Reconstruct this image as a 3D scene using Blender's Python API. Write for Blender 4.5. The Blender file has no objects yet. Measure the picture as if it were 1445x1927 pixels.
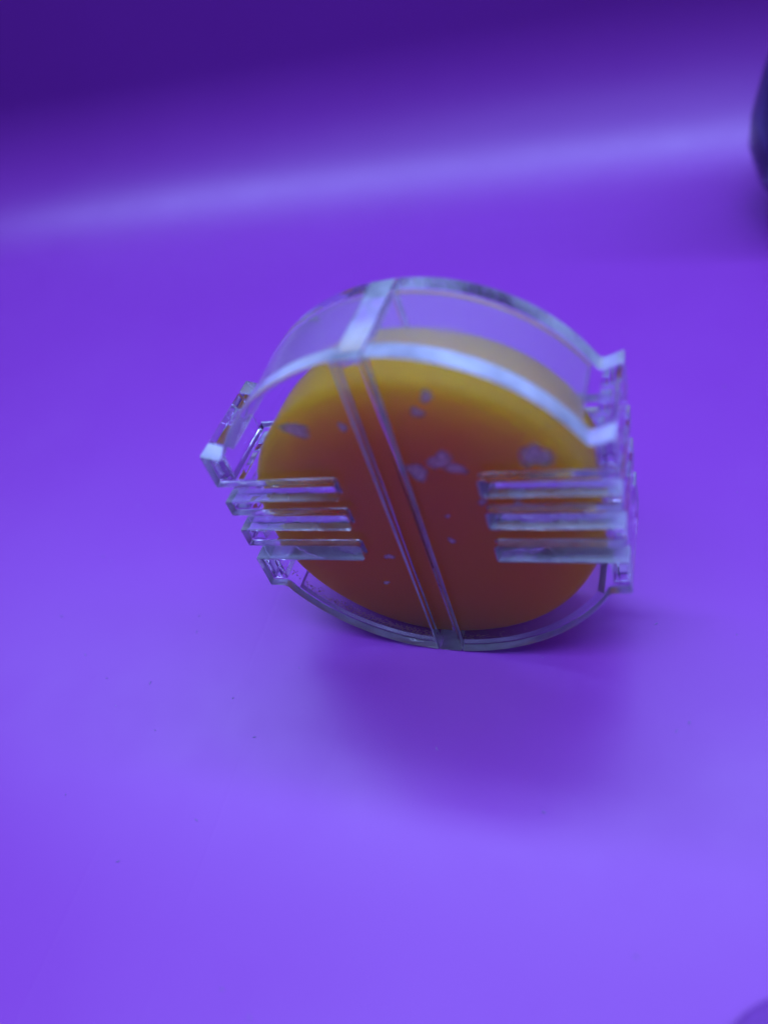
import bpy, bmesh, math, random
from mathutils import Matrix, Vector

scene = bpy.context.scene
COL = scene.collection
rnd = random.Random(7)

# ------------------------------------------------------------------ camera
S = 0.024                       # radius of the clear case, metres
cam_d = bpy.data.cameras.new('camera')
cam = bpy.data.objects.new('camera', cam_d); COL.objects.link(cam)
M = Matrix(((0.94423820, -0.03785356, 0.32708001, 0.0277693),
            (0.25633413, 0.70798281, -0.65806774, -0.0622527),
            (-0.20665682, 0.70521447, 0.67820757, 0.0907758),
            (0, 0, 0, 1)))
cam.matrix_world = M
cam_d.sensor_fit = 'VERTICAL'; cam_d.sensor_height = 36.0; cam_d.sensor_width = 27.0
cam_d.lens = 36.0 * 1539.41 / 1927.0
cam_d.clip_start = 0.005; cam_d.clip_end = 20.0
cam_d.dof.use_dof = True
cam_d.dof.focus_distance = 0.1100
cam_d.dof.aperture_fstop = 9.5
scene.camera = cam

# ------------------------------------------------------------------ world and lamps (a small light box)
world = bpy.data.worlds.new('World'); scene.world = world
world.use_nodes = True
bg = world.node_tree.nodes['Background']
bg.inputs['Color'].default_value = (0.26, 0.34, 1.0, 1); bg.inputs['Strength'].default_value = 0.03

def area(name, loc, target, sx, sy, power, color, spread=180):
    l = bpy.data.lights.new(name, 'AREA'); l.shape = 'RECTANGLE'; l.size = sx; l.size_y = sy
    l.energy = power; l.color = color; l.spread = math.radians(spread)
    o = bpy.data.objects.new(name, l); COL.objects.link(o); o.location = loc
    o.rotation_euler = (Vector(target) - Vector(loc)).to_track_quat('-Z', 'Y').to_euler()
    return o
LED = (0.36, 0.49, 1.0)          # cold blue strips
area('overhead_lamp', (0.13, 0.125, 0.30), (0.13, 0.085, 0.0), 1.00, 0.022, 1.68, LED, 140)
area('front_lamp', (-0.01, -0.09, 0.30), (-0.01, -0.06, 0.0), 0.36, 0.10, 0.28, LED, 80)

vs = scene.view_settings
vs.view_transform = 'Standard'; vs.look = 'None'; vs.exposure = 0.0; vs.gamma = 1.0
vs.use_curve_mapping = False
scene.render.engine = 'CYCLES'
cy = scene.cycles
cy.max_bounces = 40; cy.transmission_bounces = 20; cy.glossy_bounces = 12; cy.diffuse_bounces = 12
cy.transparent_max_bounces = 12
cy.caustics_refractive = True; cy.caustics_reflective = True
cy.blur_glossy = 0.3
cy.sample_clamp_indirect = 6.0
cy.use_denoising = True
cy.use_adaptive_sampling = False

# ------------------------------------------------------------------ helpers
def obj(name, bm, mats, parent=None, smooth=None):
    me = bpy.data.meshes.new(name)
    bmesh.ops.recalc_face_normals(bm, faces=bm.faces[:])
    bm.to_mesh(me); bm.free()
    for m in (mats if isinstance(mats, (list, tuple)) else [mats]): me.materials.append(m)
    o = bpy.data.objects.new(name, me); COL.objects.link(o)
    if parent is not None: o.parent = parent
    if smooth is not None:
        for p in me.polygons: p.use_smooth = True
        try: me.set_sharp_from_angle(angle=math.radians(smooth))
        except Exception: pass
    return o

def tag(o, label, cat, group=None, kind=None):
    o['label'] = label
    if cat: o['category'] = cat
    if group: o['group'] = group
    if kind: o['kind'] = kind
    return o

def bevel(o, w, seg=2):
    b = o.modifiers.new('bevel', 'BEVEL'); b.width = w; b.segments = seg
    b.limit_method = 'ANGLE'; b.angle_limit = math.radians(38)
    return o

def nodemat(name):
    m = bpy.data.materials.new(name); m.use_nodes = True
    return m, m.node_tree, m.node_tree.nodes['Principled BSDF']

def noise(nt, scale, detail=4, rough=0.5, coord='Object'):
    tc = nt.nodes.new('ShaderNodeTexCoord'); n = nt.nodes.new('ShaderNodeTexNoise')
    n.inputs['Scale'].default_value = scale; n.inputs['Detail'].default_value = detail
    n.inputs['Roughness'].default_value = rough
    nt.links.new(tc.outputs[coord], n.inputs['Vector'])
    return n

def ramp(nt, src, stops):
    r = nt.nodes.new('ShaderNodeValToRGB')
    e = r.color_ramp.elements
    while len(e) < len(stops): e.new(0.5)
    for k, (p, c) in zip(e, stops):
        k.position = p; k.color = (c, c, c, 1) if isinstance(c, (int, float)) else (*c, 1)
    nt.links.new(src, r.inputs['Fac'])
    return r

def bump(nt, src, bsdf, strength, dist):
    b = nt.nodes.new('ShaderNodeBump'); b.inputs['Strength'].default_value = strength
    b.inputs['Distance'].default_value = dist
    nt.links.new(src, b.inputs['Height']); nt.links.new(b.outputs['Normal'], bsdf.inputs['Normal'])

# ------------------------------------------------------------------ materials
def mat_backdrop():
    m, nt, b = nodemat('purple_vinyl')
    n = noise(nt, 14, 3)
    r = ramp(nt, n.outputs['Fac'], [(0.3, (0.300, 0.044, 0.440)), (0.7, (0.313, 0.047, 0.460))])
    nt.links.new(r.outputs['Color'], b.inputs['Base Color'])
    b.inputs['IOR'].default_value = 1.6
    n1 = noise(nt, 45, 5, 0.65)
    r1 = ramp(nt, n1.outputs['Fac'], [(0.3, 0.37), (0.7, 0.44)])
    nt.links.new(r1.outputs['Color'], b.inputs['Roughness'])
    mp = nt.nodes.new('ShaderNodeMapping'); mp.inputs['Rotation'].default_value = (0, 0, 0.25); mp.inputs['Scale'].default_value = (420, 9, 9)
    tc = nt.nodes.new('ShaderNodeTexCoord'); nt.links.new(tc.outputs['Object'], mp.inputs['Vector'])
    n2 = nt.nodes.new('ShaderNodeTexNoise'); n2.inputs['Scale'].default_value = 1.0; n2.inputs['Detail'].default_value = 3
    nt.links.new(mp.outputs[0], n2.inputs['Vector'])
    r2 = ramp(nt, n2.outputs['Fac'], [(0.66, 0.0), (0.74, 1.0)])          # sparse fine scratches
    bump(nt, r2.outputs['Color'], b, 0.10, 0.0002)
    return m

def mat_acrylic(name, r0, r1, curve, haze):
    m, nt, b = nodemat(name)
    n = noise(nt, 220, 4)
    r = ramp(nt, n.outputs['Fac'], [(0.45, r0), (0.75, r1)])
    rf = nt.nodes.new('ShaderNodeBsdfRefraction'); gl = nt.nodes.new('ShaderNodeBsdfGlossy')
    rf.inputs['Color'].default_value = (0.985, 0.99, 1.0, 1); gl.inputs['Color'].default_value = (1, 1, 1, 1)
    rf.inputs['IOR'].default_value = 1.45
    nt.links.new(r.outputs['Color'], rf.inputs['Roughness']); nt.links.new(r.outputs['Color'], gl.inputs['Roughness'])
    fr = nt.nodes.new('ShaderNodeFresnel'); fr.inputs['IOR'].default_value = 1.45
    pw = nt.nodes.new('ShaderNodeMath'); pw.operation = 'POWER'; pw.inputs[1].default_value = curve   # exponent above one weakens reflections, added to cut glare over the wax
    nt.links.new(fr.outputs[0], pw.inputs[0])
    mx = nt.nodes.new('ShaderNodeMixShader'); nt.links.new(pw.outputs[0], mx.inputs[0])
    nt.links.new(rf.outputs[0], mx.inputs[1]); nt.links.new(gl.outputs[0], mx.inputs[2])
    out = mx
    if haze:
        b.inputs['Base Color'].default_value = (0.95, 0.97, 1, 1); b.inputs['Roughness'].default_value = 0.3
        out = nt.nodes.new('ShaderNodeMixShader'); out.inputs[0].default_value = haze
        nt.links.new(mx.outputs[0], out.inputs[1]); nt.links.new(b.outputs[0], out.inputs[2])
    nt.links.new(out.outputs[0], nt.nodes['Material Output'].inputs['Surface'])
    return m

def mat_cut_edge(name, trans):
    m, nt, b = nodemat(name)
    b.inputs['Base Color'].default_value = (0.86, 0.96, 1.0, 1)
    n0 = noise(nt, 75, 3, 0.6)
    r0 = ramp(nt, n0.outputs['Fac'], [(0.38, trans - 0.28), (0.62, min(0.97, trans + 0.22))])
    nt.links.new(r0.outputs['Color'], b.inputs['Transmission Weight'])
    b.inputs['IOR'].default_value = 1.47
    n = noise(nt, 420, 4)
    r = ramp(nt, n.outputs['Fac'], [(0.3, 0.02), (0.7, 0.12)])
    nt.links.new(r.outputs['Color'], b.inputs['Roughness'])
    n2 = noise(nt, 260, 3)
    bump(nt, n2.outputs['Fac'], b, 0.7, 0.0006)
    return m

def mat_wax():
    m, nt, b = nodemat('orange_wax')
    n = noise(nt, 60, 4)
    r = ramp(nt, n.outputs['Fac'], [(0.3, (0.998, 0.375, 0.012)), (0.7, (0.999, 0.41, 0.016))])
    nt.links.new(r.outputs['Color'], b.inputs['Base Color'])
    b.subsurface_method = 'RANDOM_WALK' if hasattr(b, 'subsurface_method') else None
    b.inputs['Subsurface Weight'].default_value = 1.0
    b.inputs['Subsurface Radius'].default_value = (1.0, 0.7, 0.03)
    b.inputs['Subsurface Scale'].default_value = 0.032
    b.inputs['Roughness'].default_value = 0.38
    b.inputs['IOR'].default_value = 1.44; b.inputs['Specular IOR Level'].default_value = 0.25
    n2 = noise(nt, 300, 3)
    bump(nt, n2.outputs['Fac'], b, 0.12, 0.0004)
    return m

def mat_simple(name, col, rough, sss=0, trans=0, ior=1.45):
    m, nt, b = nodemat(name)
    n = noise(nt, 900, 3)
    r = ramp(nt, n.outputs['Fac'], [(0.3, tuple(c * 0.9 for c in col)), (0.7, col)])
    nt.links.new(r.outputs['Color'], b.inputs['Base Color'])
    b.inputs['Roughness'].default_value = rough; b.inputs['IOR'].default_value = ior
    n0 = noise(nt, 75, 3, 0.6)
    r0 = ramp(nt, n0.outputs['Fac'], [(0.38, trans - 0.28), (0.62, min(0.97, trans + 0.22))])
    nt.links.new(r0.outputs['Color'], b.inputs['Transmission Weight'])
    if sss:
        b.inputs['Subsurface Weight'].default_value = sss
        b.inputs['Subsurface Radius'].default_value = (1, .9, .9); b.inputs['Subsurface Scale'].default_value = 0.0006
    return m

VINYL = mat_backdrop(); ACR = mat_acrylic('clear_acrylic', 0.0, 0.05, 1.35, 0); HAZY = mat_acrylic('hazy_acrylic', 0.10, 0.24, 1.0, 0.09); EDGE = mat_cut_edge('cut_acrylic_edge', 0.48); EDGE2 = mat_cut_edge('clearer_acrylic_edge', 0.88); WAX = mat_wax()  # EDGE2: clearer EDGE copy, dimmer light on rear edges put into its transmission
def mat_patch(name, k):
    m, nt, b = nodemat(name)
    n = noise(nt, 1800, 3)
    r = ramp(nt, n.outputs['Fac'], [(0.3, (0.95, 0.90, 0.60)), (0.7, (1.0, 1.0, 0.74))])
    nt.links.new(r.outputs['Color'], b.inputs['Base Color'])
    b.inputs['Roughness'].default_value = 0.5
    r2 = ramp(nt, n.outputs['Fac'], [(0.3, 0.65 * k), (0.6, 1.0 * k)])
    nt.links.new(r2.outputs['Color'], b.inputs['Alpha'])
    return m
PATCHM = [mat_patch('pale_wax_patch', 0.95), mat_patch('pale_wax_patch_thin', 0.6), mat_patch('pale_wax_patch_film', 0.28)]
BLOOM = mat_simple('pale_wax_bloom', (0.80, 0.62, 0.40), 0.6, 0.4)
HIGHLIGHT = mat_simple('pale_highlight', (0.85, 0.88, 0.95), 0.2, 0, 0.6)
DARKGLASS = mat_simple('dark_blue_glass', (0.15, 0.18, 0.34), 0.03, 0, 1.0, 1.5)
VIOLET = mat_simple('violet_matte', (0.25, 0.06, 0.40), 0.8)
DUST = mat_simple('grey_lint', (0.35, 0.3, 0.55), 0.9)

# ------------------------------------------------------------------ backdrop: one sheet, flat then curving up
Y0, RC, WALL = 0.1235, 0.036, 0.45
prof = [(-0.45 + i * (Y0 + 0.45) / 24, 0.0) for i in range(25)]
prof += [(Y0 + RC * math.sin(a), RC * (1 - math.cos(a))) for a in [math.radians(88 * k / 40) for k in range(1, 41)]]
ly, lz = prof[-1]; ta = math.radians(88)
prof += [(ly + math.cos(ta) * WALL * k / 10, lz + math.sin(ta) * WALL * k / 10) for k in range(1, 11)]
bm = bmesh.new(); rows = []
NX = 40
for (y, z) in prof:
    rows.append([bm.verts.new((-0.8 + 1.6 * i / NX, y, z)) for i in range(NX + 1)])
for a, b_ in zip(rows, rows[1:]):
    for i in range(NX): bm.faces.new((a[i], a[i + 1], b_[i + 1], b_[i]))
o = obj('backdrop', bm, VINYL, smooth=60)
o['kind'] = 'structure'; o['label'] = 'seamless purple vinyl backdrop sheet curving up behind the case'
o.rotation_euler = (0, 0, math.radians(1.5))

# ------------------------------------------------------------------ clear case
# local frame of the case: x across the panels, y from front to back, z up through the divider (units of S)
D, T = 0.627, 0.108
TILT = math.radians(-4)
root = bpy.data.objects.new('acrylic_case', None); COL.objects.link(root)
root.empty_display_size = 0.01
tag(root, 'clear acrylic round case with slotted side tabs holding an orange wax disc', 'case')
# centre of the circle stands S above the backdrop; the object leans by TILT about y
Rm = Matrix.Rotation(TILT, 4, 'Y')
BASE = Matrix.Translation((0, 0, S)) @ Rm
root.matrix_world = BASE @ Matrix.Translation((0, 0, -S))

def L(x, y, z): return Vector((x * S, y * S, z * S + S))     # case units -> root local

SLOTS = ((0.300, 0.200), (0.098, -0.004), (-0.132, -0.230))
UIN = {1: 0.372, -1: 0.335}
DL, DR = -0.108, 0.022                                        # faces of the central divider
TAB_T, TAB_B, TAB_X = 0.515, -0.458, 0.985

def half_outline(side):
    """outline of one half panel, anticlockwise for side=+1 (mirrored afterwards for -1)"""
    u0 = (DR if side > 0 else -DL) + 0.003
    pts = []
    a0 = math.atan2(-math.sqrt(1 - u0 * u0), u0); a1 = -math.radians(30.5)
    n = 44
    pts += [(math.cos(a0 + (a1 - a0) * i / n), math.sin(a0 + (a1 - a0) * i / n)) for i in range(n + 1)]
    pts += [(0.872, -0.484), (0.884, -0.468), (0.900, -0.460), (TAB_X, TAB_B)]
    uin = UIN[side]
    for lo_hi in reversed(SLOTS):
        hi, lo = lo_hi
        c = 0.012
        pts += [(TAB_X, lo), (uin + c, lo), (uin + c * .3, lo + c * .3), (uin, lo + c),
                (uin, hi - c), (uin + c * .3, hi - c * .3), (uin + c, hi), (TAB_X, hi)]
    pts += [(TAB_X, TAB_T), (0.915, 0.488), (0.892, 0.482), (0.876, 0.488)]
    b0 = math.radians(30.0); b1 = math.atan2(math.sqrt(1 - u0 * u0), u0)
    pts += [(math.cos(b0 + (b1 - b0) * i / n), math.sin(b0 + (b1 - b0) * i / n)) for i in range(n + 1)]
    if side < 0: pts = [(-x, z) for x, z in reversed(pts)]
    return pts

def prism(poly, y0, y1):
    bm = bmesh.new()
    f = [bm.verts.new(L(x, y0, z)) for x, z in poly]
    k = [bm.verts.new(L(x, y1, z)) for x, z in poly]
    A = bm.faces.new(f); B = bm.faces.new(list(reversed(k)))
    A.material_index = B.material_index = 0
    n = len(poly)
    for i in range(n):
        q = bm.faces.new((f[i], k[i], k[(i + 1) % n], f[(i + 1) % n])); 
        a_, c_ = poly[i], poly[(i + 1) % n]; mx, mz = abs(a_[0] + c_[0]) / 2, (a_[1] + c_[1]) / 2
        q.material_index = 2 if (0.3 < mx < 0.975 and -0.24 < mz < 0.31) else 1
    return bm

for side in (1, -1):
    pl = half_outline(side)
    for nm, y0, y1 in (('front_panel', 0, T), ('back_panel', D - T, D)):
        po = obj(nm, prism(pl, y0, y1), [ACR, EDGE if y0 == 0 else EDGE2, EDGE2], root, 30)
        bevel(po, 0.00022)
    # comb of bars that joins the two panels at the tab
    xs = (0.892, TAB_X)
    edges = [TAB_T] + [e for s in SLOTS for e in s] + [TAB_B]
    for k in range(4):
        zt, zb = edges[2 * k], edges[2 * k + 1]
        ztl = 0.484 if k == 0 else zt
        pp = [(xs[0], zb), (xs[1], zb), (xs[1], zt), (xs[0], ztl)]
        if side < 0: pp = [(-x, z) for x, z in reversed(pp)]
        bevel(obj('side_bar', prism(pp, T + 0.002, D - T - 0.002), [ACR, ACR, ACR], root, 30), 0.00022)

    # curved wall between the two panels, above and below the tab
    u0 = (DR if side > 0 else -DL) + 0.004
    for sg, deg in ((1, 31.5), (-1, 32.0)):
        ri, ro = 0.958, 0.994
        a0, a1 = math.radians(deg), math.acos(u0 / ro)
        b1 = math.acos(u0 / ri); n = 40
        arc = [(ro * math.cos(a0 + (a1 - a0) * i / n), sg * ro * math.sin(a0 + (a1 - a0) * i / n)) for i in range(n + 1)]
        arc += [(ri * math.cos(b1 + (a0 - b1) * i / n), sg * ri * math.sin(b1 + (a0 - b1) * i / n)) for i in range(n + 1)]
        if side < 0: arc = [(-x, z) for x, z in arc]
        obj('curved_wall', prism(arc, T + 0.002, D - T - 0.002), [HAZY, HAZY, HAZY], root, 30)

# central divider: a frame standing between the halves, open in the middle for the wax
HZ = 0.932
bm = bmesh.new()
outer = [(0, -1.0), (D, -1.0), (D, 1.0), (0, 1.0)]
inner = [(T, -HZ), (D - T, -HZ), (D - T, HZ), (T, HZ)]
ring = {}
for sx, x in ((0, DL), (1, DR)):
    def zz(z, x=x): return math.copysign(math.sqrt(1 - x * x), z) if abs(z) == 1.0 else z
    ring[sx] = ([bm.verts.new(L(x, y, zz(z))) for y, z in outer], [bm.verts.new(L(x, y, z)) for y, z in inner])
for i in range(4):
    j = (i + 1) % 4
    for sx in (0, 1):
        o_, n_ = ring[sx]; f = bm.faces.new((o_[i], o_[j], n_[j], n_[i])); f.material_index = 0
    f = bm.faces.new((ring[0][0][i], ring[0][0][j], ring[1][0][j], ring[1][0][i])); f.material_index = 1 if i in (0, 2) else 0
    f = bm.faces.new((ring[0][1][i], ring[0][1][j], ring[1][1][j], ring[1][1][i])); f.material_index = 0
bevel(obj('divider', bm, [ACR, EDGE], root), 0.00022)

# irregular blobs, for the painted highlight dot and the wax patches
def blob(name, c, rx, rz, th, mat, parent, seed, cap=True, n=14):
    r_ = random.Random(seed); bm = bmesh.new()
    ph = [r_.uniform(0, 6.28) for _ in range(3)]
    rad = lambda a: 1 + .22 * math.sin(2 * a + ph[0]) + .14 * math.sin(3 * a + ph[1]) + .08 * math.sin(5 * a + ph[2])
    levels = ((1.0, 0.0), (0.92, 0.5), (0.6, 0.9)) if cap else ((1.15, 0), (0.95, 0), (0.75, 0))
    rows = []
    for s, h in levels:
        rows.append([bm.verts.new(L(c[0] + rx * s * rad(a) * math.cos(a), c[1] - (th * h if cap else 0.0), c[2] + rz * s * rad(a) * math.sin(a)))
                     for a in [2 * math.pi * i / n for i in range(n)]])
    top = bm.verts.new(L(c[0], c[1] - (th if cap else 0.0), c[2])); bot = bm.verts.new(L(*c)) if cap else None
    for q, (a, b_) in enumerate(zip(rows, rows[1:])):
        for i in range(n): bm.faces.new((a[i], a[(i + 1) % n], b_[(i + 1) % n], b_[i])).material_index = 0 if cap else 2 - q
    for i in range(n):
        bm.faces.new((rows[-1][i], rows[-1][(i + 1) % n], top))
        if cap: bm.faces.new((rows[0][(i + 1) % n], rows[0][i], bot))
    return obj(name, bm, mat, parent, 60)

blob('highlight_dot', (-0.394, D - T - .001, 0.878), 0.028, 0.022, 0.012, HIGHLIGHT, root, 3)  # pale dot shaped to stand in for a highlight on the clear wall

# ------------------------------------------------------------------ wax disc inside the case
WX, WZ, WR = 0.008, -0.052, 0.874
WY0, WY1 = T + 0.008, D - T - 0.008
wroot = bpy.data.objects.new('wax_disc', None); COL.objects.link(wroot); wroot.empty_display_size = 0.01
wroot.matrix_world = root.matrix_world.copy()
tag(wroot, 'thick translucent orange wax disc standing inside the clear case', 'wax disc')
bm = bmesh.new(); NS = 128
wprof = [(0.0, WY0)]
c = 0.065
for k in range(1, 8): wprof.append(((WR - c) * k / 8, WY0))
for k in range(0, 7):
    a = math.radians(90 * k / 6); wprof.append((WR - c + c * math.sin(a), WY0 + c - c * math.cos(a)))
wprof += [(WR, WY0 + (WY1 - WY0) * .5)]
for k in range(0, 7):
    a = math.radians(90 * k / 6); wprof.append((WR - c + c * math.cos(a), WY1 - c + c * math.sin(a)))
wprof += [(WR * .5, WY1), (0.0, WY1)]
rings = []
for r, y in wprof:
    if r == 0.0: rings.append([bm.verts.new(L(WX, y, WZ))]); continue
    rings.append([])
    for i in range(NS):
        a = 2 * math.pi * i / NS
        w = r * (1 + 0.004 * math.sin(3 * a + 1) + 0.003 * math.sin(7 * a + 2))
        rings[-1].append(bm.verts.new(L(WX + w * math.cos(a), y, WZ + w * math.sin(a))))
for a, b_ in zip(rings, rings[1:]):
    for i in range(NS):
        j = (i + 1) % NS
        if len(a) == 1: bm.faces.new((a[0], b_[i], b_[j]))
        elif len(b_) == 1: bm.faces.new((a[i], a[j], b_[0]))
        else: bm.faces.new((a[i], a[j], b_[j], b_[i]))
obj('wax_body', bm, WAX, wroot, 50)
PATCH = [(-0.441, 0.596, .062, .045), (-0.204, 0.596, .018, .03), (0.079, 0.311, .055, .045), (0.205, 0.375, .055, .05),
         (0.265, 0.325, .045, .035), (0.639, 0.378, .062, .075), (0.229, 0.735, .03, .03), (0.168, 0.655, .025, .03),
         (0.417, 0.020, .05, .06), (0.512, 0.077, .035, .035), (0.141, -0.149, .018, .02), (-0.226, -0.271, .025, .02),
         (0.35, 0.11, .022, .018), (0.0, -0.52, .014, .012), (-0.30, -0.48, .02, .012), (0.16, 0.02, .012, .012), (-0.12,-0.1,.01,.01)]
for k, (x, z, rx, rz) in enumerate(PATCH):
    blob('bloom_patch', (x, WY0 - 0.003, z), rx, rz, 0.004, PATCHM, wroot, 40 + k, False)
# crumbs of wax along the lower rim, on the inside of the front panel
bm = bmesh.new()
for k in range(900):
    a = math.radians(rnd.gauss(245, 18)); r = min(0.952, rnd.gauss(0.928, 0.016))
    cxx, czz = r * math.cos(a), r * math.sin(a); s = rnd.uniform(.002, .006)
    if math.hypot(cxx - WX, czz - WZ) < WR - 0.02 or DL - .02 < cxx < DR + .02: continue
    y = T + 0.001 + rnd.uniform(0.0005, .004)
    vs_ = [bm.verts.new(L(cxx + s * rnd.uniform(.6, 1.4) * math.cos(t), y, czz + s * rnd.uniform(.5, 1.1) * math.sin(t)))
           for t in (0.2, 1.4, 2.7, 3.9, 5.1)]
    tip = bm.verts.new(L(cxx, y + s * .7, czz))
    bm.faces.new(vs_)
    for i in range(5): bm.faces.new((vs_[i], vs_[(i + 1) % 5], tip))
o = obj('wax_crumbs', bm, BLOOM, wroot); o['kind'] = 'stuff'

# ------------------------------------------------------------------ dark glass at the right edge
def lathe(bm, prof, n=64):
    rows = []
    for r, z in prof:
        rows.append([bm.verts.new((0, 0, z))] if r == 0 else
                    [bm.verts.new((r * math.cos(2 * math.pi * i / n), r * math.sin(2 * math.pi * i / n), z)) for i in range(n)])
    for a, b_ in zip(rows, rows[1:]):
        for i in range(n):
            j = (i + 1) % n
            if len(a) == 1: bm.faces.new((a[0], b_[j], b_[i]))
            elif len(b_) == 1: bm.faces.new((a[i], a[j], b_[0]))
            else: bm.faces.new((a[i], a[j], b_[j], b_[i]))
bm = bmesh.new()
op = [(0, 0), (.008, 0), (.0125, .0015), (.0172, .0068), (.0196, .014), (.0195, .020), (.0180, .028), (.0150, .040), (.0135, .050), (.0130, .056)]
ip = [(.0118, .056), (.0124, .050), (.0138, .040), (.0166, .028), (.0178, .020), (.0176, .015), (.015, .0095), (.010, .0065), (0, .006)]
lathe(bm, op + ip)
o = obj('glass_tumbler', bm, DARKGLASS, None, 40)
o.location = (0.0600, 0.1205, 0.0010)
tag(o, 'dark navy rounded glass tumbler standing on the purple sheet behind the clear case', 'glass')

# ------------------------------------------------------------------ low violet disc near the front corner, added for an unidentified round shape
bm = bmesh.new()
lathe(bm, [(0, 0), (.0088, 0), (.0092, .0006), (.0090, .0018), (.0082, .0024), (0, .0026)], 48)
o = obj('violet_disc', bm, VIOLET, None, 40)
o.location = (0.0428, -0.0434, 0.0002)
tag(o, 'small round violet disc lying flat on the purple sheet', 'counter')

# ------------------------------------------------------------------ dust on the sheet
bm = bmesh.new()
spots = [(-0.0385, 0.0665), (-0.0560, 0.0420), (-0.0505, 0.0215)] + [(rnd.uniform(-.07, .05), rnd.uniform(-.05, .08)) for _ in range(75)]
for x, y in spots:
    a = rnd.uniform(0, 3.1); l = rnd.uniform(.0001, .00042); w = rnd.uniform(.00005, .00011); h = w
    ca, sa = math.cos(a), math.sin(a)
    P = lambda p, q, z: bm.verts.new((x + p * ca - q * sa, y + p * sa + q * ca, z))
    b0 = [P(-l, 0, .00004), P(0, -w, .00004), P(l, 0, .00004), P(0, w, .00004)]; t = P(0, 0, h + .00006)
    bm.faces.new(b0)
    for i in range(4): bm.faces.new((b0[i], b0[(i + 1) % 4], t))
o = obj('dust', bm, DUST); tag(o, 'scattered specks of pale lint on the purple sheet', 'dust', kind='stuff')
